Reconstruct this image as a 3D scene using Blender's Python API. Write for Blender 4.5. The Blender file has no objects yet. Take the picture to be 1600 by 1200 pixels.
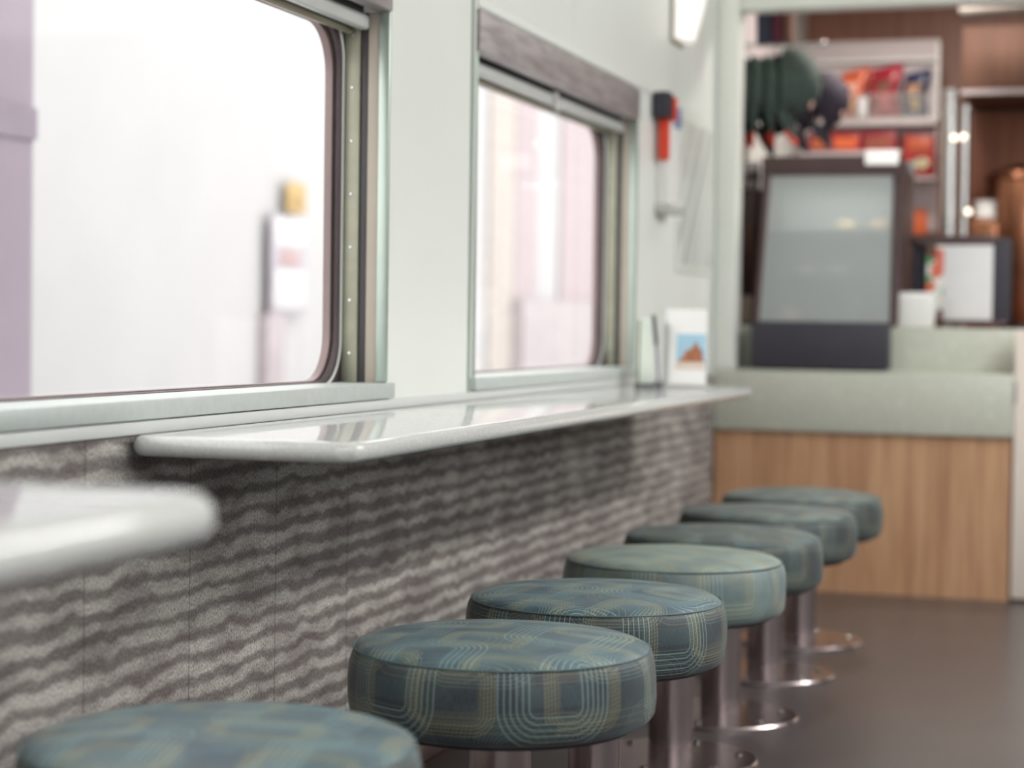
import bpy, bmesh, math, random
from mathutils import Vector, Matrix
random.seed(7)
R = math.radians
SC = bpy.context.scene
COL = SC.collection

# ------------------------------------------------------------------ camera
FPX = 3074.0
CAM = Vector((0, 0, 0.855))
PSI, PIT, ROL = R(17.26), R(1.70), R(0.80)
fwd = Vector((-math.sin(PSI)*math.cos(PIT), math.cos(PSI)*math.cos(PIT), -math.sin(PIT)))
r0 = Vector((math.cos(PSI), math.sin(PSI), 0))
u0 = r0.cross(fwd)
rgt = r0*math.cos(ROL) + u0*math.sin(ROL)
up = rgt.cross(fwd)
cd = bpy.data.cameras.new('camera')
cam = bpy.data.objects.new('camera', cd)
COL.objects.link(cam)
cam.matrix_world = Matrix(((rgt.x, up.x, -fwd.x, CAM.x), (rgt.y, up.y, -fwd.y, CAM.y),
                           (rgt.z, up.z, -fwd.z, CAM.z), (0, 0, 0, 1)))
cd.sensor_width = 36.0
cd.lens = FPX/1600*36
cd.clip_start = 0.05
cd.clip_end = 200
cd.dof.use_dof = True
cd.dof.focus_distance = 3.05
cd.dof.aperture_fstop = 2.5
SC.camera = cam

# ------------------------------------------------------------------ world, exposure
SC.view_settings.view_transform = 'Standard'
SC.view_settings.look = 'None'
SC.view_settings.gamma = 1.0
SC.view_settings.use_curve_mapping = False
SC.view_settings.exposure = 0.0
w = bpy.data.worlds.new('world')
SC.world = w
w.use_nodes = True
w.node_tree.nodes['Background'].inputs['Color'].default_value = (1.0, 0.985, 0.97, 1)
w.node_tree.nodes['Background'].inputs['Strength'].default_value = 3.0

# ------------------------------------------------------------------ helpers
def ray(px, py):
    return fwd + rgt*((px-800)/FPX) + up*((600-py)/FPX)
def PY(px, py, Y):
    d = ray(px, py); return CAM + d*((Y-CAM.y)/d.y)
def PX_(px, py, X):
    d = ray(px, py); return CAM + d*((X-CAM.x)/d.x)

def lin(c):
    c = c/255.0
    return c/12.92 if c <= 0.04045 else ((c+0.055)/1.055)**2.4
def C3(r, g, b): return (lin(r), lin(g), lin(b), 1)

class NT:
    def __init__(s, name):
        s.m = bpy.data.materials.new(name); s.m.use_nodes = True
        s.t = s.m.node_tree; s.b = s.t.nodes['Principled BSDF']
    def n(s, typ, **kw):
        x = s.t.nodes.new(typ)
        for k, v in kw.items(): setattr(x, k, v)
        return x
    def l(s, a, b): s.t.links.new(a, b)
    def set(s, **kw):
        for k, v in kw.items(): s.b.inputs[k.replace('_', ' ')].default_value = v
    def math(s, op, a, b=None, c=None):
        x = s.n('ShaderNodeMath', operation=op)
        for i, v in enumerate((a, b, c)):
            if v is None: continue
            if isinstance(v, (int, float)): x.inputs[i].default_value = v
            else: s.l(v, x.inputs[i])
        return x.outputs[0]
    def mix(s, f, a, b):
        x = s.n('ShaderNodeMix', data_type='RGBA')
        if isinstance(f, (int, float)): x.inputs[0].default_value = f
        else: s.l(f, x.inputs[0])
        for i, v in ((6, a), (7, b)):
            if isinstance(v, tuple): x.inputs[i].default_value = v
            else: s.l(v, x.inputs[i])
        return x.outputs[2]
    def ramp(s, f, a, b):
        x = s.n('ShaderNodeMapRange'); x.interpolation_type = 'SMOOTHSTEP'
        s.l(f, x.inputs[0]); x.inputs[1].default_value = a; x.inputs[2].default_value = b
        return x.outputs[0]
    def noise(s, vec, scale, detail=3, rough=.5):
        x = s.n('ShaderNodeTexNoise'); x.inputs['Scale'].default_value = scale
        x.inputs['Detail'].default_value = detail; x.inputs['Roughness'].default_value = rough
        if vec is not None: s.l(vec, x.inputs['Vector'])
        return x.outputs['Fac']
    def mapping(s, vec, scale):
        x = s.n('ShaderNodeMapping'); x.inputs['Scale'].default_value = scale
        s.l(vec, x.inputs['Vector']); return x.outputs[0]
    def bump(s, h, strength=.2, dist=.002):
        x = s.n('ShaderNodeBump'); x.inputs['Strength'].default_value = strength
        x.inputs['Distance'].default_value = dist
        s.l(h, x.inputs['Height']); s.l(x.outputs[0], s.b.inputs['Normal'])

def mat(name, c, rough=.5, metal=0.0, vary=.06, scale=12, spec=.5, coat=0, bump=0, stretch=(1, 1, 1)):
    t = NT(name)
    geo = t.n('ShaderNodeNewGeometry').outputs['Position']
    v = t.mapping(geo, stretch)
    f = t.noise(v, scale, 4)
    a = tuple(max(0, x*(1-vary)) for x in c[:3])+(1,)
    b = tuple(min(1, x*(1+vary)) for x in c[:3])+(1,)
    t.l(t.mix(t.ramp(f, .3, .7), a, b), t.b.inputs['Base Color'])
    t.set(Roughness=rough, Metallic=metal, Coat_Weight=coat)
    t.b.inputs['Specular IOR Level'].default_value = spec
    if bump: t.bump(f, bump, .002)
    return t.m

def emit(name, c, strength):
    t = NT(name); t.set(Base_Color=c, Roughness=.5)
    t.b.inputs['Emission Color'].default_value = c
    t.b.inputs['Emission Strength'].default_value = strength
    return t.m

def tag(o, label=None, cat=None, group=None, kind=None):
    if label: o['label'] = label
    if cat: o['category'] = cat
    if group: o['group'] = group
    if kind: o['kind'] = kind
    return o

def empty(name, loc, rz=0):
    o = bpy.data.objects.new(name, None); COL.objects.link(o)
    o.location = loc; o.rotation_euler = (0, 0, rz); o.empty_display_size = .05
    return o

def wloc(o):
    if o is None: return Matrix.Identity(4)
    return wloc(o.parent) @ Matrix.LocRotScale(o.location, o.rotation_euler, o.scale)

def obj(name, bm, m, parent=None, smooth=True, world=False):
    """links a bmesh as ONE object; world=True: coordinates are world ones"""
    bmesh.ops.recalc_face_normals(bm, faces=bm.faces[:])
    if parent is not None and world:
        bm.transform(wloc(parent).inverted())
    elif parent is None:
        vs = [v.co for v in bm.verts]
        mn = Vector((min(v.x for v in vs), min(v.y for v in vs), min(v.z for v in vs)))
        mx = Vector((max(v.x for v in vs), max(v.y for v in vs), max(v.z for v in vs)))
        org = Vector(((mn.x+mx.x)/2, (mn.y+mx.y)/2, mn.z))
        bm.transform(Matrix.Translation(-org))
    me = bpy.data.meshes.new(name)
    bm.to_mesh(me); bm.free()
    ms = m if isinstance(m, (list, tuple)) else [m]
    for x in ms: me.materials.append(x)
    o = bpy.data.objects.new(name, me); COL.objects.link(o)
    if parent is not None: o.parent = parent
    else: o.location = org
    if smooth:
        for p in me.polygons: p.use_smooth = True
        try:
            me.set_sharp_from_angle(angle=R(35))
        except Exception: pass
    return o

def box(bm, x0, x1, y0, y1, z0, z1, bev=0, mi=0, seg=2):
    r = bmesh.ops.create_cube(bm, size=1)
    vs = r['verts']
    for v in vs:
        v.co = Vector((x0+(v.co.x+.5)*(x1-x0), y0+(v.co.y+.5)*(y1-y0), z0+(v.co.z+.5)*(z1-z0)))
    fs = set(f for v in vs for f in v.link_faces)
    for f in fs: f.material_index = mi
    if bev:
        es = list(set(e for v in vs for e in v.link_edges))
        bmesh.ops.bevel(bm, geom=es, offset=bev, segments=seg, affect='EDGES', profile=.5)
    return bm
def B(*a, **k):
    return box(bmesh.new(), *a, **k)

def loft(bm, rings, closed=True, cap0=True, cap1=True, mi=0):
    vr = [[bm.verts.new(p) for p in ring] for ring in rings]
    n = len(rings[0])
    for a, b in zip(vr, vr[1:]):
        for i in range(n if closed else n-1):
            j = (i+1) % n
            f = bm.faces.new((a[i], a[j], b[j], b[i])); f.material_index = mi
    if cap0: bm.faces.new(vr[0][::-1]).material_index = mi
    if cap1: bm.faces.new(vr[-1]).material_index = mi
    return vr

def lathe(bm, prof, n=48, c=(0, 0, 0), cap0=True, cap1=True, mi=0):
    rings = [[(c[0]+r*math.cos(2*math.pi*i/n), c[1]+r*math.sin(2*math.pi*i/n), c[2]+z) for i in range(n)] for r, z in prof]
    loft(bm, rings, True, cap0, cap1, mi); return bm
def L(prof, **k): return lathe(bmesh.new(), prof, **k)

def tube(bm, pts, r, n=10, closed=False, mi=0):
    pts = [Vector(p) for p in pts]; m = len(pts); rings = []
    prevn = None
    for i, p in enumerate(pts):
        if closed: t = (pts[(i+1) % m]-pts[i-1]).normalized()
        else: t = (pts[min(i+1, m-1)]-pts[max(i-1, 0)]).normalized()
        if prevn is None:
            a = Vector((0, 0, 1)) if abs(t.z) < .9 else Vector((1, 0, 0))
            nn = t.cross(a).normalized()
        else:
            nn = (prevn - t*prevn.dot(t)).normalized()
        prevn = nn; bb = t.cross(nn)
        rings.append([p+nn*(r*math.cos(2*math.pi*k/n))+bb*(r*math.sin(2*math.pi*k/n)) for k in range(n)])
    if closed: rings.append(rings[0])
    loft(bm, rings, True, not closed, not closed, mi)
    if closed: bmesh.ops.remove_doubles(bm, verts=bm.verts[:], dist=1e-6)
    return bm
def T(pts, r, **k): return tube(bmesh.new(), pts, r, **k)

def rr(x0, x1, y0, y1, rad, n=8):
    """rounded rectangle outline, rad = 4 radii at (x0,y0),(x1,y0),(x1,y1),(x0,y1)"""
    if isinstance(rad, (int, float)): rad = [rad]*4
    out = []
    cs = [(x0, y0, 1, 1, 180), (x1, y0, -1, 1, 270), (x1, y1, -1, -1, 0), (x0, y1, 1, -1, 90)]
    for (cx, cy, sx, sy, a0), r in zip(cs, rad):
        r = max(r, 1e-4)
        for k in range(n+1):
            a = R(a0+90*k/n)
            out.append((cx+sx*r+r*math.cos(a), cy+sy*r+r*math.sin(a)))
    return out

def slab(x0, x1, y0, y1, z0, z1, rad, e=.013):
    """horizontal slab with rounded corners and a bullnose rim"""
    bm = bmesh.new(); rings = []
    h = (z1-z0)/2; zc = (z0+z1)/2
    if isinstance(rad, (int, float)): rad = [rad]*4
    for k in range(13):
        a = R(-90+15*k)
        ins = e*(1-math.cos(a)); z = zc+h*math.sin(a)
        o = rr(x0+ins, x1-ins, y0+ins, y1-ins, [max(q-ins, .0005) for q in rad])
        rings.append([(x, y, z) for x, y in o])
    loft(bm, rings)
    return bm

def prism_y(outline, y0, y1, bm=None, mi=0):
    """outline in (x,z), extruded along y"""
    bm = bm or bmesh.new()
    loft(bm, [[(x, y0, z) for x, z in outline], [(x, y1, z) for x, z in outline]], mi=mi); return bm
def prism_x(outline, x0, x1, bm=None, mi=0):
    bm = bm or bmesh.new()
    loft(bm, [[(x0, y, z) for y, z in outline], [(x1, y, z) for y, z in outline]], mi=mi); return bm

def frame_x(outer, inner, x0, x1):
    """ring between two outlines of equal vertex count (y,z), thick in x"""
    bm = bmesh.new(); n = len(outer)
    v = [[bm.verts.new((x, p[0], p[1])) for p in o] for x in (x0, x1) for o in (outer, inner)]
    oo, oi, po, pi = v
    for i in range(n):
        j = (i+1) % n
        bm.faces.new((oo[i], oo[j], oi[j], oi[i])); bm.faces.new((po[i], pi[i], pi[j], po[j]))
        bm.faces.new((oo[i], po[i], po[j], oo[j])); bm.faces.new((oi[i], oi[j], pi[j], pi[i]))
    return bm

def pxbox(px0, px1, py0, py1, Y, depth, bev=.003, mi=0, bm=None):
    """box whose front face stands at world depth Y, its size read off at that depth"""
    a = PY(px0, (py0+py1)/2, Y); b = PY(px1, (py0+py1)/2, Y)
    c = PY((px0+px1)/2, py0, Y); d = PY((px0+px1)/2, py1, Y)
    return box(bm or bmesh.new(), a.x, b.x, Y, Y+depth, d.z, c.z, bev=bev, mi=mi)

def copy_tree(o, parent=None):
    c = o.copy(); COL.objects.link(c)
    if parent is not None: c.parent = parent
    for ch in [q for q in ALLCH(o)]: copy_tree(ch, c)
    return c
def ALLCH(o): return [q for q in bpy.data.objects if q.parent == o]

# ------------------------------------------------------------------ materials
M = {}
M['wall'] = mat('mint laminate', C3(229, 232, 228), .38, vary=.012, scale=3)
M['post'] = mat('mint edge', C3(232, 235, 229), .4, vary=.01)
M['ceil'] = mat('ceiling white', C3(228, 230, 226), .6, vary=.01)
M['alu'] = mat('green anodised aluminium', C3(170, 182, 174), .38, .65, vary=.03)
M['sill'] = mat('pale aluminium', C3(196, 203, 200), .45, .25, vary=.03, scale=60)
M['strip'] = mat('white strip', C3(214, 216, 215), .4, vary=.01)
M['beige'] = mat('beige reveal', C3(172, 163, 150), .5, vary=.03)
M['olive'] = mat('olive track', C3(160, 160, 142), .42, .25, vary=.05, scale=30)
M['dark'] = mat('dark rubber', C3(62, 58, 60), .5, vary=.1)
M['gasket'] = mat('brown gasket', C3(128, 110, 108), .42, vary=.12, scale=8)
M['gasket2'] = mat('dark gasket', C3(76, 64, 68), .45, vary=.15, scale=8)
M['blindbar'] = mat('blind bar white', C3(205, 207, 205), .35, .15, vary=.02)
M['rod'] = mat('brass toned rod', C3(170, 166, 148), .3, .7, vary=.03)
M['clear'] = mat('clear plastic', C3(190, 190, 188), .2, vary=.03)
M['steel'] = mat('brushed steel', C3(186, 173, 174), .23, 1.0, vary=.05, scale=40, stretch=(1, 1, .05))
M['steel2'] = mat('bright steel', C3(200, 200, 200), .25, 1.0, vary=.03)
M['blackp'] = mat('black plastic', C3(50, 47, 58), .45, vary=.05)
M['matteblack'] = mat('matte black', C3(56, 54, 64), .6, vary=.05)
M['white'] = mat('white enamel', C3(232, 232, 230), .4, vary=.01)
M['red'] = mat('signal red', C3(226, 66, 38), .45, vary=.04)
M['orange'] = mat('orange print', C3(222, 110, 66), .5, vary=.08)
M['blue'] = mat('blue print', C3(120, 140, 178), .5, vary=.2, scale=60)
M['gatewhite'] = mat('cream gate', C3(236, 224, 214), .5, vary=.01)
M['paper'] = mat('paper', C3(228, 228, 230), .6, vary=.01)
M['brownmetal'] = mat('brown frame', C3(84, 66, 66), .4, .2, vary=.08)
M['board'] = mat('pale lilac board', C3(196, 186, 188), .6, vary=.02)
M['copper'] = mat('copper', C3(140, 96, 74), .35, 1.0, vary=.15, scale=6)
M['extw'] = mat('outdoor pale wall', C3(176, 176, 177), .8, vary=.02, scale=2)
M['extp'] = mat('outdoor mauve pier', C3(150, 138, 150), .8, vary=.05, scale=2)

def wood(name, a, b, rough=.42, axis='z'):
    t = NT(name)
    geo = t.n('ShaderNodeNewGeometry').outputs['Position']
    v = t.mapping(geo, (1, 1, .04) if axis == 'z' else (.04, 1, 1))
    f1 = t.noise(v, 30, 5, .6); f2 = t.noise(v, 130, 3, .6)
    f = t.math('ADD', t.math('MULTIPLY', f1, .65), t.math('MULTIPLY', f2, .35))
    t.l(t.mix(t.ramp(f, .32, .68), a, b), t.b.inputs['Base Color'])
    t.set(Roughness=rough); t.bump(f, .08, .001)
    return t.m
M['wood'] = wood('oak veneer', C3(166, 122, 92), C3(206, 164, 128))
M['wood2'] = wood('reddish veneer', C3(152, 102, 88), C3(180, 130, 110))
M['wood3'] = wood('warm veneer', C3(96, 66, 53), C3(116, 82, 65), rough=.7)

def pelmet_mat():
    t = NT('brushed mauve grey')
    geo = t.n('ShaderNodeNewGeometry').outputs['Position']
    v = t.mapping(geo, (1, .12, 1))
    f = t.noise(v, 45, 5, .65); g = t.noise(geo, 9, 3)
    f = t.math('ADD', t.math('MULTIPLY', f, .7), t.math('MULTIPLY', g, .3))
    t.l(t.mix(t.ramp(f, .35, .65), C3(146, 137, 138), C3(184, 177, 177)), t.b.inputs['Base Color'])
    t.set(Roughness=.38, Metallic=.25); return t.m
M['pelmet'] = pelmet_mat()

def speckle(name, base, d, l, rough=.35):
    t = NT(name)
    geo = t.n('ShaderNodeNewGeometry').outputs['Position']
    f = t.noise(geo, 260, 2, .7); g = t.noise(geo, 60, 3, .6)
    c = t.mix(t.ramp(f, .38, .5), d, base)
    c = t.mix(t.ramp(g, .56, .72), c, l)
    t.l(c, t.b.inputs['Base Color']); t.set(Roughness=rough); return t.m
M['green'] = speckle('speckled sage laminate', C3(196, 199, 187), C3(176, 179, 167), C3(208, 211, 199))
M['counter'] = speckle('white speckled laminate', C3(210, 211, 209), C3(196, 197, 196), C3(217, 218, 216), .07)

def floor_mat():
    t = NT('grey brown vinyl')
    geo = t.n('ShaderNodeNewGeometry').outputs['Position']
    f = t.noise(geo, 300, 2, .7); g = t.noise(geo, 2.2, 4, .6)
    c = t.mix(t.ramp(f, .35, .65), C3(64, 58, 59), C3(82, 75, 75))
    c = t.mix(t.math('MULTIPLY', t.ramp(g, .35, .7), .35), c, C3(88, 82, 82))
    t.l(c, t.b.inputs['Base Color']); t.set(Roughness=.30)
    t.bump(f, .06, .001); return t.m
M['floor'] = floor_mat()

def carpet_mat():
    """woven wall carpet: wavy horizontal bands, speckled pile, fine vertical ribs"""
    t = NT('banded wall carpet')
    geo = t.n('ShaderNodeNewGeometry').outputs['Position']
    sp = t.n('ShaderNodeSeparateXYZ'); t.l(geo, sp.inputs[0])
    y, z = sp.outputs['Y'], sp.outputs['Z']
    n1 = t.noise(geo, 13, 1, .4)
    n2 = t.noise(t.mapping(geo, (1, 1, .8)), 30, 1, .4)
    ph = t.math('ADD', t.math('MULTIPLY', z, 2*math.pi/.0335), t.math('MULTIPLY', t.math('SUBTRACT', n1, .5), 4.6))
    ph = t.math('ADD', ph, t.math('MULTIPLY', t.math('SUBTRACT', n2, .5), 2.6))
    wv = t.math('SINE', ph)
    big = t.noise(t.mapping(geo, (1, .5, 1)), 4.0, 2)
    wv = t.math('ADD', wv, t.math('MULTIPLY', t.math('SUBTRACT', big, .5), 3.0))
    band = t.math('MULTIPLY_ADD', t.ramp(wv, -.85, .85), .52, .20)
    cloud = t.noise(t.mapping(geo, (1, .6, 1.3)), 11, 3, .6)
    band = t.math('ADD', t.math('MULTIPLY', band, t.math('MULTIPLY_ADD', t.ramp(cloud, .35, .65), .50, .60)), t.math('MULTIPLY', t.ramp(cloud, .3, .7), .10))
    spk = t.noise(t.mapping(geo, (1, 1, .5)), 420, 2, .8)
    spk2 = t.noise(geo, 150, 2, .7)
    rib = t.math('SINE', t.math('MULTIPLY', y, 2*math.pi/.0042))
    ribf = t.math('MULTIPLY_ADD', rib, .14, .86)
    light = t.mix(t.ramp(spk, .36, .62), C3(146, 139, 135), C3(246, 242, 235))
    light = t.mix(t.math('MULTIPLY', t.ramp(spk2, .35, .65), .35), light, C3(206, 200, 192))
    dark = t.mix(t.ramp(spk, .4, .75), C3(86, 75, 78), C3(124, 113, 111))
    c = t.mix(band, dark, light)
    # vertical seams of the carpet strips
    sm = t.math('FRACT', t.math('DIVIDE', t.math('ADD', y, .155), .305))
    sm = t.math('LESS_THAN', sm, .008)
    mlt = t.n('ShaderNodeMix', data_type='RGBA', blend_type='MULTIPLY'); mlt.inputs[0].default_value = 1
    t.l(c, mlt.inputs[6])
    rc = t.n('ShaderNodeCombineColor'); [t.l(ribf, rc.inputs[i]) for i in range(3)]
    t.l(rc.outputs[0], mlt.inputs[7])
    c = t.mix(t.math('MULTIPLY', sm, .6), mlt.outputs[2], C3(60, 52, 54))
    t.l(c, t.b.inputs['Base Color'])
    t.set(Roughness=.9); t.b.inputs['Specular IOR Level'].default_value = .15
    h = t.math('ADD', t.math('MULTIPLY', rib, .3), t.math('MULTIPLY', spk, .8))
    t.bump(t.math('ADD', h, t.math('MULTIPLY', band, .5)), .5, .0015)
    return t.m
M['carpet'] = carpet_mat()

def fabric_mat(name, base1, base2, side=False, gain=1.0):
    """upholstery with stitched concentric stadium outlines"""
    t = NT(name)
    uv = t.n('ShaderNodeUVMap').outputs[0]
    loc = t.n('ShaderNodeObjectInfo').outputs['Location']
    va = t.n('ShaderNodeVectorMath', operation='MULTIPLY_ADD')
    t.l(loc, va.inputs[0]); va.inputs[1].default_value = (.37, .61, 0); t.l(uv, va.inputs[2])
    if side: va.inputs[1].default_value = (.37, .0, 0)
    sp = t.n('ShaderNodeSeparateXYZ'); t.l(va.outputs[0], sp.inputs[0])
    U, V = sp.outputs['X'], sp.outputs['Y']
    def layer(pu, pv, ou, ov, hu, hv, rad, space, width, maxd, dash):
        # cell-local coordinates
        row = t.math('FLOOR', t.math('DIVIDE', t.math('ADD', V, ov), pv))
        uo = t.math('ADD', U, t.math('MULTIPLY', row, pu*.37))
        u = t.math('MULTIPLY', t.math('SUBTRACT', t.math('FRACT', t.math('DIVIDE', t.math('ADD', uo, ou), pu)), .5), pu)
        v = t.math('MULTIPLY', t.math('SUBTRACT', t.math('FRACT', t.math('DIVIDE', t.math('ADD', V, ov), pv)), .5), pv)
        du = t.math('MAXIMUM', t.math('SUBTRACT', t.math('ABSOLUTE', u), hu), 0.0)
        dv = t.math('MAXIMUM', t.math('SUBTRACT', t.math('ABSOLUTE', v), hv), 0.0)
        d = t.math('SQRT', t.math('ADD', t.math('MULTIPLY', du, du), t.math('MULTIPLY', dv, dv)))
        k = t.math('ABSOLUTE', t.math('SUBTRACT', t.math('FRACT', t.math('DIVIDE', d, space)), .5))
        line = t.math('LESS_THAN', k, width/space/2)
        inside = t.math('MULTIPLY', t.math('LESS_THAN', d, maxd), t.math('GREATER_THAN', d, rad))
        r = t.math('MULTIPLY', line, inside)
        if dash:
            s = t.math('FRACT', t.math('DIVIDE', t.math('ADD', u, t.math('MULTIPLY', v, 1.0)), dash))
            r = t.math('MULTIPLY', r, t.math('GREATER_THAN', s, .3))
        return r
    a = layer(.230, .135, .02, .045, .040, .003, .012, .0050, .0012, .048, .0045)
    b = layer(.250, .190, .07, .085 if side else .05, .026, .040, .010, .0085, .0014, .056, 0)
    c = layer(.190, .130, .11, .09, .030, .022, .012, .0048, .0012, .034, .006)
    e = layer(.210, .160, .03, .12, .055, .012, .018, .0100, .0014, .050, 0)
    weave = t.noise(t.mapping(uv, (1, .1, 1)), 900, 1); big = t.noise(va.outputs[0], 14, 2)
    col = t.mix(t.ramp(big, .35, .65), base1, base2)
    col = t.mix(t.math('MULTIPLY', t.ramp(weave, .3, .7), .25), col, C3(98, 112, 114))
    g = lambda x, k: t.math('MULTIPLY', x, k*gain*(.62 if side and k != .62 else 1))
    # soft threads woven as wide tone patches around the ovals
    patch = layer(.190, .130, .11, .09, .030, .012, .008, .2, .2, .032, 0)
    col = t.mix(g(patch, .20), col, C3(140, 136, 104))
    patch2 = layer(.250, .190, .07, .05, .026, .040, .006, .2, .2, .034, 0)
    col = t.mix(g(patch2, .14), col, C3(110, 150, 160))
    col = t.mix(g(e, .45), col, C3(150, 146, 112))
    col = t.mix(g(c, .62), col, C3(178, 168, 118))
    col = t.mix(g(b, .62), col, C3(160, 188, 184))
    col = t.mix(g(a, .58), col, C3(150, 178, 172))
    t.l(col, t.b.inputs['Base Color'])
    t.set(Roughness=.55, Sheen_Weight=.10, Sheen_Roughness=.4)
    t.b.inputs['Specular IOR Level'].default_value = .5
    t.bump(t.math('ADD', t.math('MAXIMUM', a, b), t.math('MULTIPLY', weave, .4)), .25, .0008)
    return t.m
FAB = {
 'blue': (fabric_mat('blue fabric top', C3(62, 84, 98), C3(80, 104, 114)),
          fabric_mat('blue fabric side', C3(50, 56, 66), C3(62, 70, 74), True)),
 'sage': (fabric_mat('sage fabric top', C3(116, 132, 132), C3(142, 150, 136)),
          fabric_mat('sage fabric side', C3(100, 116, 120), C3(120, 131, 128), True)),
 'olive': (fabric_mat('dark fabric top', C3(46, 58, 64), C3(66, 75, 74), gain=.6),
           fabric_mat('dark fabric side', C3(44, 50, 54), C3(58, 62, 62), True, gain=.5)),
}
M['pipe'] = mat('seat piping', C3(92, 112, 116), .6, vary=.1, scale=40)

def glass_mat(name='window glass', tint=(1, 1, 1, 1), refl_grey=0, refl=.25):
    t = NT(name)
    tr = t.n('ShaderNodeBsdfTransparent'); tr.inputs[0].default_value = tint
    gl = t.n('ShaderNodeBsdfGlossy'); gl.inputs['Roughness'].default_value = .02
    lw = t.n('ShaderNodeLayerWeight'); lw.inputs[0].default_value = .5
    fr = t.math('MULTIPLY_ADD', t.math('POWER', lw.outputs['Facing'], 5.0), refl, .02)
    mx = t.n('ShaderNodeMixShader'); t.l(fr, mx.inputs[0])
    t.l(tr.outputs[0], mx.inputs[1]); t.l(gl.outputs[0], mx.inputs[2])
    if refl_grey:
        df = t.n('ShaderNodeBsdfDiffuse'); df.inputs[0].default_value = C3(214, 220, 220)  # diffuse share standing in for a pale reflection
        m2 = t.n('ShaderNodeMixShader'); m2.inputs[0].default_value = refl_grey
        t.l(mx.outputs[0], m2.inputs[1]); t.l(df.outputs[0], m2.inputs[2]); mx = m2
    out = [n for n in t.t.nodes if n.type == 'OUTPUT_MATERIAL'][0]
    t.l(mx.outputs[0], out.inputs[0]); t.t.nodes.remove(t.b); return t.m
M['glass'] = glass_mat()
M['sleeve'] = glass_mat('thin clear sleeve', refl=.06)

# ------------------------------------------------------------------ unseen fill lights (long strips added under the ceiling)
WX = -1.30           # window wall
YE = 6.41            # counter front plane
CEIL = 2.32
def struct(name, bm, m, label, **k):
    o = obj(name, bm, m, **k); tag(o, label, 'structure', kind='structure'); return o

M['fillglow'] = emit('fill diffuser', (1.0, .975, .94, 1), 6.0)
def fill_strip(x, y0, y1, power, label):  # strip added out of view to brighten the lounge
    e = empty('fill_light', (x, (y0+y1)/2, CEIL-.05)); tag(e, label, 'ceiling light', 'added fill strips under the lounge ceiling')
    h = (y1-y0)/2
    obj('housing', B(-.11, .11, -h, h, .012, .05, bev=.006), M['white'], e)
    obj('diffuser', B(-.095, .095, -h+.02, h-.02, -.050, .014, bev=.004), M['fillglow'], e)
    ld = bpy.data.lights.new('fill_area', 'AREA'); ld.shape = 'RECTANGLE'; ld.size = .18; ld.size_y = 2*h-.06
    ld.energy = power; ld.color = (1, .985, .965)
    lo = bpy.data.objects.new('fill_area', ld); COL.objects.link(lo); lo.parent = e; lo.location = (0, 0, -.056)
fill_strip(1.15, -.6, 2.4, 36, 'unseen fill light added over the aisle behind the camera')
fill_strip(.90, 3.4, 5.7, 56, 'unseen fill light added over the aisle beside the bar')

# ------------------------------------------------------------------ structure
struct('floor', B(-1.45, 1.65, -1.6, 8.3, -.05, 0), M['floor'], 'grey brown vinyl floor of the lounge car')
struct('ceiling', B(-1.45, 1.65, -1.6, 8.3, CEIL, CEIL+.05), M['ceil'], 'white ceiling of the lounge car')

W = [(1.55, 3.40), (3.90, 5.325)]
ZS, ZT = .746, 1.514
bm = bmesh.new()
X0, X1 = -1.42, WX
box(bm, X0, X1, -1.6, 8.3, 0, ZS-.003)
box(bm, X0, X1, -1.6, 8.3, ZT, CEIL)
for a, b in ((-1.6, W[0][0]), (W[0][1], W[1][0]), (W[1][1], 8.3)):
    box(bm, X0, X1, a, b, ZS-.003, ZT)
wl = struct('wall_left', bm, M['wall'], 'pale mint wall with the two train windows', smooth=False)
obj('carpet_covering', B(WX-.001, WX+.007, -1.6, YE, .03, .698), M['carpet'], wl, world=True, smooth=False)
# hairline panel joints
obj('panel_joint', B(WX, WX+.0015, 4.655, 4.662, ZT+.02, CEIL), M['post'], wl, world=True)
obj('panel_joint', B(WX, WX+.003, 3.868, 3.880, ZS-.03, CEIL), M['alu'], wl, world=True)
obj('head_ledge', B(WX, WX+.004, 3.905, 6.3, ZT+.004, ZT+.020, bev=.001), M['wall'], wl, world=True)
struct('trim_1', B(WX-.001, WX+.012, -1.6, YE, .698, .716, bev=.002), M['strip'], 'white ledger strip running below the window sills')
struct('baseboard_left', B(WX, WX+.014, -1.6, YE, 0, .034, bev=.003), mat('pink steel', C3(176, 150, 148), .35, .6), 'thin metal baseboard along the carpeted wall')
# right wall with its row of windows (daylight)
bm = bmesh.new()
box(bm, 1.55, 1.65, -1.6, 8.3, 0, 1.3); box(bm, 1.55, 1.65, -1.6, 8.3, 1.9, CEIL)
for a, b in ((-1.6, -1.3), (.5, .8), (2.6, 2.9), (4.7, 5.0), (6.3, 8.3)): box(bm, 1.55, 1.65, a, b, 1.3, 1.9)
struct('wall_right', bm, mat('grey green laminate', C3(168, 174, 171), .5, vary=.02), 'grey green wall on the aisle side with large windows', smooth=False)
struct('wall_back', B(-1.45, 1.65, -1.7, -1.6, 0, CEIL), M['wall'], 'pale mint wall behind the camera')
struct('wall_front', B(-1.45, 1.65, 8.3, 8.4, 0, CEIL), M['wood2'], 'reddish wood veneer wall at the back of the galley')
# opening post and header to the galley
struct('trim_2', B(WX, -1.226, YE, YE+.10, .72, CEIL, bev=.012), M['post'], 'pale mint post between window wall and galley opening')
hz = PY(1148, 16, YE).z
struct('trim_3', B(-1.226, 1.55, YE, YE+.10, hz, CEIL, bev=.004), M['post'], 'pale mint header above the galley opening')

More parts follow.
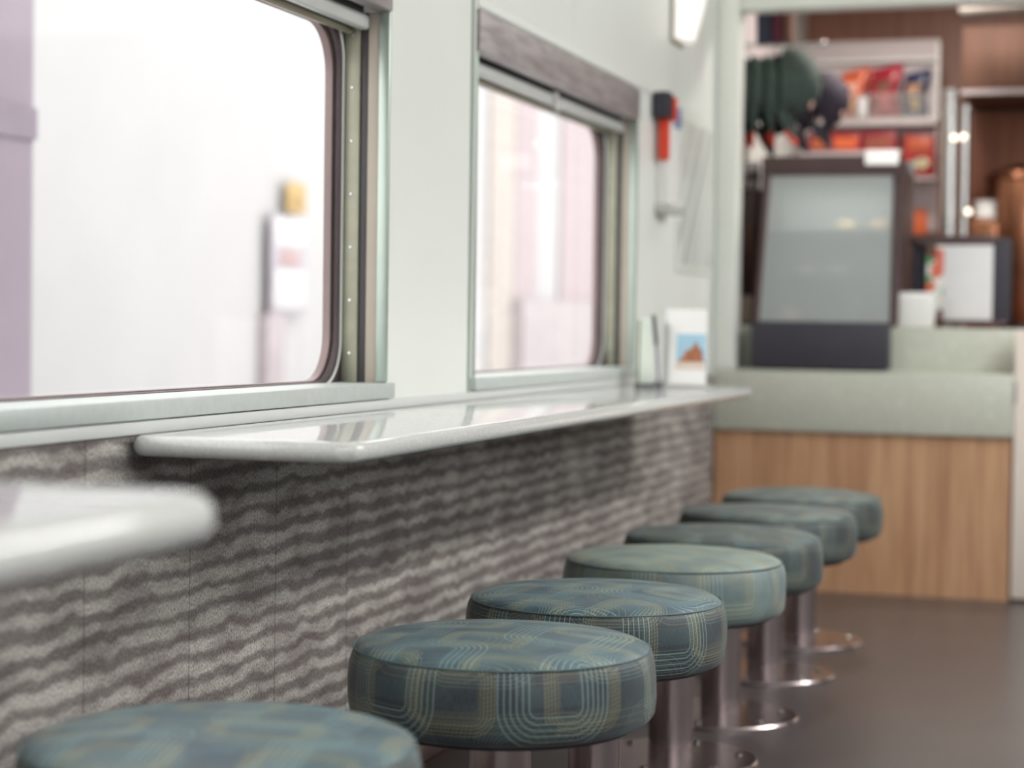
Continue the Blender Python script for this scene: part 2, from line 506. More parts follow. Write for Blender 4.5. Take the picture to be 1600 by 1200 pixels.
# ------------------------------------------------------------------ windows
def window(idx, y0, y1, latch_y=None):
    yc = (y0+y1)/2
    e = empty('window_%d' % idx, (WX, yc, ZS)); tag(e, 'train window %s with roller blind rail, rubber gasket and aluminium sill' % ('nearest the camera' if idx == 1 else 'between pillar and poster'), 'window', kind='structure')
    def part(n, bm, m, **k): return obj(n, bm, m, e, world=True, **k)
    part('sill', B(-1.415, WX+.014, y0-.01, y1+.012, ZS-.028, ZS, bev=.002), M['sill'])
    part('pelmet', B(-1.325, WX+.008, y0+.005, y1-.008, 1.427, ZT-.001, bev=.0015), M['pelmet'])
    for s, yy in ((-1, y1), (1, y0)):      # both reveals: s points into the opening
        def bb(x0, x1, t, z0=ZS, z1=1.427, bev=.001):
            a, b = sorted((yy+s*.0002, yy+s*t)); return B(x0, x1, a, b, z0, z1, bev=bev)
        jb = part('jamb_trim', bb(-1.318, WX+.004, .012, bev=.004), M['alu'])
        part('jamb_lining', bb(-1.340, -1.318, .006), M['beige'])
        part('blind_channel', bb(-1.356, -1.340, .003), M['dark'])
        tr = part('blind_track', bb(-1.386, -1.356, .008, z1=ZT-.01), M['olive'])
        for k in range(7):
            z = .80+.098*k
            sc = bmesh.new(); lathe(sc, [(0.0035, 0), (.0035, .001), (.002, .002)], n=10)
            sc.transform(Matrix.Translation((-1.371, yy+s*.008, z)) @ Matrix.Rotation(R(90)*s, 4, 'X') @ Matrix.Scale(-1, 4, (0, 0, 1)))
            obj('screw', sc, M['steel2'], tr, world=True)
    # gasket: square outside, rounded inside
    a, b, c, d = y0+.004, y1-.004, ZS-.012, 1.47
    g = .045; zt = 1.402
    outer = rr(a, b, c, d, .002); inner = rr(a+.020, b-.020, ZS-.004, zt+.012, .095)
    part('gasket_plate', frame_x(outer, inner, -1.404, -1.388), M['gasket2'])
    inn2 = rr(a+.030, b-.030, ZS+.004, zt-.004, .085)
    part('gasket_lip', frame_x(inner, inn2, -1.414, -1.400), M['gasket'])
    path = rr(a+.019, b-.019, ZS-.003, zt+.012, .095, n=12)
    part('gasket_bead', T([(-1.392, y, z) for y, z in path], .0055, closed=True), M['gasket2'])
    path = rr(a+.009, b-.009, ZS-.006, zt+.022, .085, n=12)
    part('gasket_seal', T([(-1.387, y, z) for y, z in path], .0028, closed=True), M['white'])
    gp = part('pane', prism_x(rr(a+.02, b-.02, ZS-.006, zt+.02, .08), -1.412, -1.407), M['glass'])
    # roller blind rail and pull
    bl = part('blind_rail', B(-1.353, -1.333, y0+.012, y1-.018, 1.393, 1.420, bev=.006, seg=3), M['blindbar'])
    part('blind_rod', T([(-1.372, y0+.012, 1.394), (-1.372, y1-.02, 1.394)], .008), M['rod'])
    part('blind_cloth', B(-1.345, -1.341, y0+.02, y1-.03, 1.415, 1.47), M['dark'])
    if latch_y:
        cl = bmesh.new(); box(cl, -1.340, -1.322, latch_y-.016, latch_y+.016, 1.398, 1.424, bev=.004)
        tube(cl, [(-1.326, latch_y-.008, 1.40), (-1.322, latch_y-.010, 1.376), (-1.322, latch_y+.010, 1.376), (-1.326, latch_y+.008, 1.40)], .004)
        obj('pull', cl, M['clear'], bl, world=True)
window(1, *W[0])
window(2, *W[1], latch_y=4.60)

# ------------------------------------------------------------------ bar and near table
bar = empty('wall_bar', (-1.1, 3.8, .675)); tag(bar, 'long white wall bar with rounded edge below the windows', 'bar counter')
obj('bar_top', slab(WX+.0122, -.956, 2.385, 5.30, .671, .699, [.03, .045, .05, .01]), M['counter'], bar, world=True)
obj('support_rail', B(-1.292, -1.262, 2.80, 5.18, .652, .671, bev=.002), M['brownmetal'], bar, world=True)
tb = empty('wall_table', (-1.0, .95, .696)); tag(tb, 'white table with rounded corner at the left foreground edge', 'table')
obj('table_top', slab(WX+.012, -.622, .55, 1.325, .695, .731, [.01, .05, .05, .03], e=.017), M['counter'], tb, world=True)
obj('bracket', prism_y([(-1.292, .695), (-1.292, .45), (-1.27, .45), (-1.25, .62), (-.85, .680), (-.85, .695)], .94, .95), M['blackp'], tb, world=True, smooth=False)

# ------------------------------------------------------------------ stools
def seat_mesh(Rm=.220, zb=.296, zs=.397, dome=.024):
    bm = bmesh.new(); n = 96
    uvl = bm.loops.layers.uv.new('UVMap')
    side = [(Rm-.022, zb-.002), (Rm-.010, zb+.003), (Rm-.003, zb+.014), (Rm-.0005, zb+.035), (Rm, zb+.060), (Rm-.002, zs-.020), (Rm-.005, zs-.008), (Rm-.009, zs)]
    top = [(Rm-.009, zs), (Rm-.014, zs+.005), (Rm-.024, zs+.010)]
    r_e = Rm-.024
    for k in range(1, 9):
        r = r_e*(1-k/9.0); top.append((r, zs+.010+(dome-.010)*(1-(r/r_e)**2)))
    def ring(p, wob=0):
        r, z = p; out = []
        for i in range(n):
            a = 2*math.pi*i/n
            q = r*(1+wob*(.006*math.sin(3*a+1)+.004*math.sin(7*a+z*60)))
            out.append(bm.verts.new((q*math.cos(a), q*math.sin(a), z)))
        return out
    rs = [ring(p, 1) for p in side]
    for k in range(len(rs)-1):
        for i in range(n):
            j = (i+1) % n
            f = bm.faces.new((rs[k][i], rs[k][j], rs[k+1][j], rs[k+1][i])); f.material_index = 1
            uu = [(i, k), (i+1, k), (i+1, k+1), (i, k+1)]
            for lp, (ii, kk) in zip(f.loops, uu): lp[uvl].uv = (2*math.pi*ii/n*Rm, side[kk][1])
    rt = [rs[-1]]+[ring(p, 1) for p in top[1:]]
    for k in range(len(rt)-1):
        for i in range(n):
            j = (i+1) % n
            f = bm.faces.new((rt[k][i], rt[k][j], rt[k+1][j], rt[k+1][i]))
            for lp in f.loops: lp[uvl].uv = (lp.vert.co.x+.5, lp.vert.co.y+.5)
    f = bm.faces.new(rt[-1])
    for lp in f.loops: lp[uvl].uv = (lp.vert.co.x+.5, lp.vert.co.y+.5)
    f = bm.faces.new(rs[0][::-1]); f.material_index = 1
    return bm

def make_stool(kind, label, loc, rz):
    e = empty('bar_stool', loc, 0); tag(e, label, 'stool', 'round stools fixed along the bar')
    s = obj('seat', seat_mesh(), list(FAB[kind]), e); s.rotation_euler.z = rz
    s.data.set_sharp_from_angle(angle=R(60))
    obj('piping', T([(.2115*math.cos(2*math.pi*i/80), .2115*math.sin(2*math.pi*i/80), .3985) for i in range(80)], .0014, closed=True, n=8), M['pipe'], s)
    obj('seat_plate', L([(.10, .284), (.19, .288), (.19, .2945)], n=48), M['blackp'], e)
    obj('pole', L([(.044, .009), (.044, .285)], n=48), M['steel'], e)
    bp = obj('base_plate', L([(.172, 0), (.172, .006), (.168, .010), (.05, .011)], n=72), M['steel'], e)
    for k in range(6):
        a = R(60*k+20)
        obj('bolt', L([(.008, .0105), (.008, .014), (.004, .016)], n=10, c=(.135*math.cos(a), .135*math.sin(a), 0)), M['steel2'], bp)
    return e
def restyle(o, kind):
    for ch in ALLCH(o):
        if ch.name.startswith('seat') and not ch.name.startswith('seat_plate'):
            me = ch.data.copy(); ch.data = me
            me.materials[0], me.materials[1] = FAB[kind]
            return ch
SX = -.832
stools = [
 (-.925, 1.93, 'blue', 10, 'round blue patterned stool nearest the camera, cut off at the lower left corner'),
 (SX-.006, 2.666, 'blue', 0, 'second stool from the camera, dark blue fabric with fine stitched ovals, in focus'),
 (SX-.006, 3.195, 'blue', 75, 'third stool from the camera, blue top with rows of pale dashes'),
 (SX-.006, 3.787, 'sage', 140, 'fourth stool from the camera, the palest grey green seat'),
 (SX, 4.257, 'olive', 200, 'third stool from the galley counter, blurred dark grey green seat'),
 (SX, 4.82, 'olive', 260, 'stool next to last before the galley counter, small dark seat'),
 (SX, 5.367, 'olive', 320, 'farthest stool, closest to the wood fronted galley counter')]
first = None
for i, (x, y, k, a, lab) in enumerate(stools):
    if first is None: first = make_stool(k, lab, (x, y, 0), R(a)); continue
    c = copy_tree(first); c.location = (x, y, 0); c['label'] = lab
    s = restyle(c, k); s.rotation_euler.z = R(a)

# ------------------------------------------------------------------ wall fittings
# sconce
a = PX_(1040, 70, WX); sy = 5.78
e = empty('wall_lamp', (WX, sy, 1.70)); tag(e, 'white glowing sconce on the wall above the wall case', 'wall lamp')
obj('back_plate', B(0, .012, -.075, .075, 0, .40, bev=.004), M['beige'], e)
rings = []
for k in range(9):
    t = k/8; z = .012+.376*t; dpt = .048+.055*min(1, t*1.6)**.8
    rings.append([(.010+dpt*math.sin(math.pi*j/12), -.068*math.cos(math.pi*j/12), z) for j in range(13)])
bm = bmesh.new(); loft(bm, rings)
M['sconce'] = emit('sconce glass', (1, .96, .90, 1), .55)
obj('shade', bm, M['sconce'], e)
ld = bpy.data.lights.new('bulb', 'POINT'); ld.energy = 2.0; ld.shadow_soft_size = .05; ld.color = (1, .95, .88)
lo = bpy.data.objects.new('bulb', ld); COL.objects.link(lo); lo.parent = e; lo.location = (.16, 0, .42)

# white wall case with red hammer
e = empty('hammer_case', (WX, 5.60, 1.19)); tag(e, 'white wall case with black head and red handle beside the far window', 'emergency hammer')
obj('case_back', B(.0, .045, -.055, .075, 0, .325, bev=.008), M['white'], e)
obj('case_foot', B(.0, .055, -.062, .08, -.006, .022, bev=.006), M['clear'], e)
obj('label_sheet', B(.045, .047, -.02, .07, .245, .305), M['blue'], e)
hm = bmesh.new(); box(hm, .004, .055, -.125, -.062, .262, .338, bev=.012)
obj('hammer_head', hm, M['blackp'], e)
hm = bmesh.new(); box(hm, .014, .044, -.085, -.062, .145, .262, bev=.005); box(hm, .050, .062, -.08, -.05, .255, .325, bev=.005)
obj('hammer_handle', hm, M['red'], e)

# clear poster holder, its diagonal reflections painted on the sheet
e = empty('poster_holder', (WX, 6.08, 1.03)); tag(e, 'clear plastic poster holder with pale sheets on the wall beside the post', 'poster')
obj('sheet', B(.002, .005, -.25, .27, .0, .49), M['post'], e)
def poster_mat():
    t = NT('painted diagonal reflections')
    geo = t.n('ShaderNodeNewGeometry').outputs['Position']
    sp = t.n('ShaderNodeSeparateXYZ'); t.l(geo, sp.inputs[0])
    d = t.math('ADD', t.math('MULTIPLY', sp.outputs['Y'], 1.0), t.math('MULTIPLY', sp.outputs['Z'], -.85))
    cv = t.n('ShaderNodeCombineXYZ'); t.l(d, cv.inputs[0])
    f = t.noise(cv.outputs[0], 16, 2)
    t.l(t.mix(t.ramp(f, .42, .62), C3(232, 235, 230), C3(146, 151, 149)), t.b.inputs['Base Color'])
    t.set(Roughness=.35); return t.m
obj('print', B(.005, .007, -.22, .25, .02, .46), poster_mat(), e)  # sheet carrying the painted diagonal reflections
obj('clear_cover', B(.010, .012, -.25, .27, .0, .49), M['sleeve'], e)
e = empty('wall_sticker', (WX, 6.10, 1.62)); tag(e, 'faint pink vertical strip of lettering high on the wall beside the sconce', 'sticker')
bm = B(.0, .002, -.02, .03, 0, .22); obj('backing', bm, M['wall'], e)
bm = bmesh.new()
for k in range(9):
    box(bm, .002, .003, -.008-.004*(k % 2), .012+.005*(k % 3), .012+.0225*k, .012+.0225*k+.013)
obj('lettering', bm, mat('faded pink', C3(222, 204, 210), .6), e)

# brochure holders on the bar end
zb = .6995
e = empty('brochure_holder', (-1.115, 5.14, zb), R(6)); tag(e, 'white brochure stand with a photo of a brown building under blue sky', 'brochure holder')
def lean(bm, a, off): bm.transform(Matrix.Translation(off) @ Matrix.Rotation(R(a), 4, 'X')); return bm
obj('stand_back', lean(B(-.055, .055, 0, .004, 0, .205, bev=.001), -6, (0, .0, .002)), M['paper'], e)
obj('stand_foot', B(-.055, .055, -.03, .05, 0, .004, bev=.001), M['clear'], e)
obj('pocket_side', B(-.058, -.055, -.02, .04, .004, .17), M['clear'], e)
bro = obj('brochure', lean(B(-.046, .056, -.004, 0, .0, .200), -6, (0, -.002, .005)), M['white'], e)
def pic(z0, z1, m, nm, outline=None, x0=-.018, x1=.046, th=.0008, off=0):
    bmx = prism_y(outline, -.0048-off, -.004-off) if outline else B(x0, x1, -.0048-off, -.004-off, z0, z1)
    return obj(nm, lean(bmx, -6, (0, -.002, .005)), m, bro)
pic(.052, .135, mat('sky print', C3(160, 196, 216), .6), 'printed_sky', x0=-.024, x1=.054)
pic(.040, .060, mat('sand print', C3(214, 200, 188), .6), 'printed_ground', x0=-.026, x1=.054, off=.0008)
o = [(-.020, .060), (-.012, .068), (-.004, .078), (0, .090), (.012, .094), (.018, .098), (.024, .108), (.029, .116), (.032, .106), (.036, .098), (.044, .092), (.048, .060)]
pic(0, 0, mat('brown print', C3(158, 100, 68), .6, vary=.3, scale=90), 'printed_building', outline=o, off=.0014)
pb = PY(1012, 596, 5.12)
e = empty('card_stand', (pb.x, 5.12, zb), R(4)); tag(e, 'upright clear card stand with a dark green edge, left of the brochure stand', 'card stand')
obj('card', lean(B(-.024, .016, 0, .003, .003, .182), -4, (0, 0, 0)), mat('pale green card', C3(206, 214, 204), .5), e)
obj('edge', lean(B(-.030, -.024, -.002, .004, .003, .176), -4, (0, 0, 0)), mat('dark green edge', C3(120, 132, 112), .4), e)
obj('base', B(-.034, .022, -.022, .028, 0, .006, bev=.001), M['blackp'], e)
pp = PY(1029, 596, 5.06); pt = PY(1021, 482, 5.06)
dx = pt.x-pp.x
e = empty('pen', (pp.x, 5.06, zb)); tag(e, 'dark navy pen standing upright between the card stand and brochure stand', 'pen')
obj('barrel', T([(0, 0, .004), (dx*.2, .0, .06), (dx*.45, .0, .11)], .0040), mat('pen grey', C3(120, 124, 138), .4), e)
obj('cap', T([(dx*.45, .0, .11), (dx, .0, .188)], .0055), M['blackp'], e)
obj('pen_base', L([(.016, 0), (.016, .003), (.006, .006)], n=20), M['blackp'], e)

# ------------------------------------------------------------------ galley counter
RXE = PY(1578, 800, YE).x
ct = empty('galley_counter', ((WX+RXE)/2, YE+.3, 0)); tag(ct, 'galley counter with speckled sage top band and oak veneer front', 'counter')
obj('front_panel', B(WX+.01, RXE, YE+.02, YE+.62, 0, .53), M['wood'], ct, world=True, smooth=False)
obj('sage_band', B(WX+.008, RXE+.004, YE, YE+.62, .523, .722, bev=.004), M['green'], ct, world=True)
obj('riser', B(WX+.012, RXE+.004, YE+.13, YE+.62, .722, .866, bev=.004), M['green'], ct, world=True)
g = empty('swing_gate', (RXE+.30, YE+.03, 0)); tag(g, 'cream half height gate at the right end of the galley counter', 'gate')
obj('gate_panel', B(RXE+.006, RXE+.62, YE+.005, YE+.04, .01, .866, bev=.004), M['gatewhite'], g, world=True)
obj('hinge', B(RXE+.0045, RXE+.012, YE+.0, YE+.012, .63, .70), M['steel2'], g, world=True)

# display cabinet
YC = YE+.02
dc = empty('display_cabinet', (PY(1285, 500, YC).x, YC+.2, .723)); tag(dc, 'black food display cabinet with sloping glass front on the counter', 'display cabinet')
obj('base', pxbox(1173, 1387, 503, 576, YC-.008, .10, bev=.003), M['matteblack'], dc, world=True)
Yg = YE+.14
tl, tr_, bl_, br = PY(1200, 268, Yg+.06), PY(1402, 268, Yg+.06), PY(1180, 500, Yg), PY(1396, 500, Yg)
Zg0 = .868; Zg1 = tl.z
def fr(pa, pb, wx, nm):
    bmq = tube(bmesh.new(), [pa, pb], wx, n=4); obj(nm, bmq, M['brownmetal'], dc, world=True, smooth=False)
bl_.z = br.z = Zg0+.004
fr(bl_, tl, .016, 'frame_post'); fr(br, tr_, .016, 'frame_post')
fr(bl_, br, .012, 'frame_rail')
# body sides, back, top
for xa in (tl.x-.02, tr_.x+.008):
    obj('side_panel', B(xa, xa+.012, Yg+.05, Yg+.42, Zg0, Zg1+.01), M['brownmetal'], dc, world=True, smooth=False)
obj('back_panel', B(tl.x-.02, tr_.x+.02, Yg+.42, Yg+.43, Zg0, Zg1+.06), mat('mirror grey', C3(186, 192, 192), .4, .2), dc, world=True)
obj('inner_floor', B(tl.x-.012, tr_.x+.010, Yg+.03, Yg+.42, Zg0, Zg0+.012), M['steel2'], dc, world=True)
for z in (Zg0+.17, Zg0+.32):
    obj('shelf', B(tl.x-.006, tr_.x+.006, Yg+.10, Yg+.41, z, z+.006), M['clear'], dc, world=True)
hd = pxbox(1190, 1404, 243, 275, Yg+.05, .38, bev=.006); obj('head', hd, M['brownmetal'], dc, world=True)
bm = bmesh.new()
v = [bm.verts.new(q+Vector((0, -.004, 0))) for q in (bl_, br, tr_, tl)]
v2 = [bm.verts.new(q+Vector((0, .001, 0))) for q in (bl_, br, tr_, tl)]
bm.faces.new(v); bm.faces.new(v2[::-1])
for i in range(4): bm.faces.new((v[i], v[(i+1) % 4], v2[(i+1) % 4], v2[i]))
M['reflglass'] = glass_mat('glass with painted reflection', (.95, .96, .96, 1), .42)  # grey reflection painted into the cabinet glass as diffuse colour
obj('front_glass', bm, M['reflglass'], dc, world=True, smooth=False)
# cabinet interior lamp
ld = bpy.data.lights.new('cabinet_light', 'AREA'); ld.shape = 'RECTANGLE'; ld.size = .38; ld.size_y = .1; ld.energy = 1.3; ld.color = (1, .98, .94)
lo = bpy.data.objects.new('cabinet_light', ld); COL.objects.link(lo); lo.location = ((tl.x+tr_.x)/2, Yg+.16, Zg1-.035)
lo.parent = dc; lo.matrix_parent_inverse = Matrix.Translation(-Vector(dc.location))
# food and cups in it
def bun(px, py, label, c, r=.035, sz=.6):
    p = PY(px, py, Yg+.16); bm = bmesh.new()
    bmesh.ops.create_uvsphere(bm, u_segments=20, v_segments=12, radius=r)
    for v_ in bm.verts:
        v_.co.z = v_.co.z*sz if v_.co.z > 0 else v_.co.z*.3
    bm.transform(Matrix.Translation((p.x, p.y, Zg0+.012+r*.3)))
    o = obj('pastry', bm, mat('pastry crust', c, .6, vary=.2, scale=40)); tag(o, label, 'pastry', 'pastries in the display cabinet')
bun(1233, 490, 'pale pastry at the lower left inside the display cabinet', C3(232, 190, 166), .045, .9)
bun(1372, 495, 'small golden pastry at the lower right inside the display cabinet', C3(224, 160, 120), .028)
p = PY(1335, 470, Yg+.25)
o = obj('paper_cup', L([(.030, 0), (.042, .13), (.044, .132), (.040, .132), (.030, .01)], n=28, c=(p.x, p.y, Zg0+.0125)), mat('cup blue grey', C3(150, 166, 180), .5)); tag(o, 'blue grey cup standing inside the display cabinet', 'cup')
p = PY(1290, 470, Yg+.28)
o = obj('food_tray', B(p.x-.06, p.x+.06, p.y-.08, p.y+.08, Zg0+.0125, Zg0+.07, bev=.012), mat('tray grey', C3(140, 138, 140), .4)); tag(o, 'dark grey tray on the floor of the display cabinet', 'tray')
for i, (px, z, c) in enumerate(((1262, 0, C3(206, 190, 196)), (1310, 0, C3(214, 208, 196)), (1376, 1, C3(222, 186, 150)), (1322, 1, C3(226, 206, 160)))):
    p = PY(px, 400, Yg+.22); zz = (Zg0+.17 if z == 0 else Zg0+.32)+.0065
    o = obj('wrapped_snack', B(p.x-.032, p.x+.032, p.y-.04, p.y+.04, zz, zz+.035, bev=.012), mat('wrap %d' % i, c, .45))
    tag(o, ['pinkish wrapped snack on the lower shelf of the cabinet', 'cream wrapped snack on the lower shelf of the cabinet', 'tan wrapped snack at the right of the upper cabinet shelf', 'yellowish wrapped snack in the middle of the upper cabinet shelf'][i], 'snack', 'wrapped snacks in the display cabinet')
# price sign on the cabinet head
o = obj('price_card', pxbox(1352, 1404, 234, 257, Yg+.03, .004, bev=.0015), emit('lit white card', (1, .98, .95, 1), .35)); tag(o, 'small bright white card at the top right of the display cabinet', 'card')

# napkin box
Yn = YE+.17
nb = empty('napkin_holder', (PY(1424, 510, Yn).x, Yn+.04, .867)); tag(nb, 'white napkin holder on the counter left of the menu stand', 'napkin holder')
a, b = PY(1390, 486, Yn), PY(1458, 486, Yn); zt_ = PY(1424, 462, Yn).z
obj('box', B(a.x, b.x, Yn, Yn+.07, .867, zt_, bev=.008), M['white'], nb, world=True)
bm = bmesh.new()
for k in range(4): box(bm, a.x+.006, b.x-.006, Yn+.010+.013*k, Yn+.018+.013*k, zt_-.002, zt_+.009+.001*k, bev=.001)
obj('napkin_stack', bm, M['paper'], nb, world=True)

# menu stand
Ym = YE+.30
ms = empty('menu_stand', (PY(1500, 510, Ym).x, Ym+.03, .867)); tag(ms, 'black menu display with a food picture strip and white sheet on the counter', 'menu stand')
bm = pxbox(1424, 1580, 372, 503, Ym+.02, .03, bev=.004)
bodyo = obj('screen_body', bm, M['matteblack'], ms, world=True)
obj('top_rail', pxbox(1420, 1556, 368, 383, Ym, .03, bev=.002), M['brownmetal'], ms, world=True)
obj('white_sheet', pxbox(1474, 1551, 383, 502, Ym-.006, .004, bev=.0015), M['paper'], ms, world=True)
def foodstrip():
    t = NT('food picture strip')
    geo = t.n('ShaderNodeNewGeometry').outputs['Position']
    v = t.n('ShaderNodeTexVoronoi'); v.inputs['Scale'].default_value = 26; t.l(geo, v.inputs['Vector'])
    cr = t.n('ShaderNodeValToRGB'); cr.color_ramp.interpolation = 'CONSTANT'
    sp = t.n('ShaderNodeSeparateColor'); t.l(v.outputs['Color'], sp.inputs[0]); t.l(sp.outputs[0], cr.inputs[0])
    els = cr.color_ramp.elements
    els[0].position = 0; els[0].color = C3(226, 230, 226); els[1].position = .28; els[1].color = C3(84, 160, 110)
    for p_, c_ in ((.45, C3(214, 110, 90)), (.58, C3(232, 226, 220)), (.75, C3(110, 70, 60)), (.88, C3(206, 176, 120))):
        e_ = els.new(p_); e_.color = c_
    t.l(cr.outputs[0], t.b.inputs['Base Color']); t.set(Roughness=.4); return t.m
obj('picture_strip', pxbox(1447, 1474, 383, 502, Ym-.004, .004, bev=.0005), foodstrip(), ms, world=True)
obj('foot', pxbox(1428, 1572, 500, 508, Ym-.02, .09, bev=.002), M['brownmetal'], ms, world=True)

# ------------------------------------------------------------------ galley back wall
YB = 7.95
bd = empty('snack_board', (PY(1350, 240, YB).x, YB, PY(1350, 300, YB).z)); tag(bd, 'pale lilac board with shelves for snacks on the galley back wall', 'shelf board')
obj('board', pxbox(1238, 1466, 64, 362, YB, .03, bev=.003), M['board'], bd, world=True)
obj('edge_trim', pxbox(1462, 1467, 64, 242, YB-.02, .03, bev=.001), M['white'], bd, world=True)
obj('top_shelf', pxbox(1275, 1462, 92, 97, YB-.03, .03, bev=.001), M['paper'], bd, world=True)
obj('mid_shelf', pxbox(1270, 1462, 186, 196, YB-.12, .12, bev=.001), M['board'], bd, world=True)
obj('low_shelf', pxbox(1250, 1407, 236, 243, YB-.12, .12, bev=.001), M['board'], bd, world=True)
obj('box_shelf', pxbox(1409, 1462, 276, 281, YB-.13, .13, bev=.001), M['board'], bd, world=True)
# wire basket
wb = empty('wire_basket', (PY(1375, 186, YB-.1).x, YB-.06, PY(1375, 186, YB-.1).z)); tag(wb, 'white wire basket holding three crisp packets on the galley board', 'basket')
a = PY(1300, 186, YB-.11); b = PY(1446, 186, YB-.11); zt_ = PY(1375, 148, YB-.11).z
bm = bmesh.new(); nW = 34
for k in range(nW+1):
    x = a.x+(b.x-a.x)*k/nW; tube(bm, [(x, YB-.11, a.z), (x, YB-.11, zt_)], .0014, n=5)
for k in range(7):
    z = a.z+(zt_-a.z)*k/6; tube(bm, [(a.x, YB-.11, z), (b.x, YB-.11, z)], .0014 if k < 6 else .0025, n=5)
for x in (a.x, b.x):
    for k in range(4):
        z = a.z+(zt_-a.z)*k/3; tube(bm, [(x, YB-.11, z), (x, YB-.005, z)], .0012, n=5)
obj('wire_mesh', bm, M['clear'], wb, world=True)
obj('basket_floor', B(a.x, b.x, YB-.11, YB-.004, a.z, a.z+.004), M['clear'], wb, world=True)
obj('price_tag', pxbox(1341, 1354, 152, 182, YB-.116, .003, bev=.001), M['paper'], wb, world=True)

def bag(cx_px, top_px, w_px, c, c2, c3, tilt, label, Yb=YB-.06):
    base = PY(cx_px, 184, Yb); topz = PY(cx_px, top_px, Yb).z; wd = PY(cx_px+w_px/2, 150, Yb).x-PY(cx_px-w_px/2, 150, Yb).x
    h = topz-base.z
    e = empty('crisp_packet', (base.x, Yb, a.z+.005)); tag(e, label, 'crisp packet', 'crisp packets in the wire basket')
    def shape(s0=0., s1=1., uh=1., puff=1., dy=0.):
        bm = bmesh.new(); rings = []
        for k in range(13):
            t = s0+(s1-s0)*k/12
            th = .034*math.sin(math.pi*min(max(t, .02), .98))**.5*puff+.001
            ww = wd/2*(1-.05*math.sin(math.pi*t))*uh
            rings.append([(ww*math.cos(q)+tilt*t*t+.006*math.sin(9*t), dy+th*math.sin(q)*(1+.15*math.sin(3*q+5*t)), h*t+(.012*math.cos(q)*(1 if tilt > 0 else -1) if t > .9 else 0)) for q in [2*math.pi*j/20 for j in range(20)]])
        loft(bm, rings); return bm
    obj('bag', shape(), mat('foil', c, .3, vary=.25, scale=30), e)
    obj('printed_band', shape(.50, .72, .72, 1.0, -.0035), mat('print', c2, .4, vary=.3, scale=60), e)
    obj('printed_patch', shape(.15, .42, .6, 1.0, -.0035), mat('print', c3, .4, vary=.3, scale=60), e)
bag(1328, 108, 46, C3(206, 96, 62), C3(226, 170, 150), C3(226, 160, 70), .02, 'orange crisp packet, leftmost in the wire basket')
bag(1380, 104, 50, C3(166, 40, 58), C3(120, 66, 50), C3(206, 80, 90), .01, 'red crisp packet in the middle of the wire basket')
bag(1428, 112, 42, C3(44, 50, 82), C3(176, 130, 96), C3(206, 170, 110), .01, 'navy crisp packet, rightmost in the wire basket')

# packs on the low shelf
zsh = PY(1350, 236, YB-.1).z+.001
for i, (p0, p1, top, c, c2) in enumerate(((1262, 1296, 208, C3(120, 36, 58), C3(190, 100, 60)), (1298, 1344, 207, C3(170, 48, 52), C3(226, 110, 66)), (1348, 1400, 206, C3(156, 40, 56), C3(150, 84, 66)))):
    x0, x1 = PY(p0, 220, YB-.09).x, PY(p1, 220, YB-.09).x; z1 = PY(p0, top, YB-.09).z
    e = empty('snack_carton', ((x0+x1)/2, YB-.05, zsh))
    tag(e, ['maroon snack carton at the left end of the low shelf', 'red snack carton with an orange band in the middle of the low shelf', 'crimson snack carton right of the orange banded one'][i], 'carton', 'snack cartons on the low shelf')
    obj('box', B(x0, x1, YB-.09, YB-.01, zsh, z1, bev=.003), mat('carton', c, .4, vary=.15, scale=40), e, world=True)
    obj('printed_band', B(x0+.012, x1-.012, YB-.0915, YB-.09, zsh+.012, z1-.022), mat('carton print', c2, .4, vary=.2, scale=60), e, world=True)
e = empty('snack_box', (PY(1435, 270, YB-.08).x, YB-.05, PY(1435, 276, YB-.08).z)); tag(e, 'large red snack box with a green and cream picture, right end of the board', 'box')
obj('box', pxbox(1411, 1459, 210, 274, YB-.13, .12, bev=.004), mat('red box', C3(160, 46, 46), .4, vary=.2, scale=30), e, world=True)
obj('printed_band', pxbox(1418, 1452, 216, 236, YB-.1325, .003, bev=.001), mat('print b', C3(186, 92, 62), .4, vary=.2, scale=60), e, world=True)
bm = bmesh.new(); q = PY(1440, 255, YB-.133)
loft(bm, [[(q.x+.03*math.cos(t)*(1+.2*math.sin(3*t)), y, q.z+.022*math.sin(t)) for t in [2*math.pi*j/20 for j in range(20)]] for y in (q.y, q.y+.002)])
obj('printed_picture', bm, mat('print c', C3(190, 184, 150), .4, vary=.4, scale=70), e, world=True)
o = obj('orange_notice', pxbox(1419, 1449, 327, 366, YB-.012, .010, bev=.001), M['orange']); tag(o, 'small orange notice fixed to the lower right of the board', 'notice')

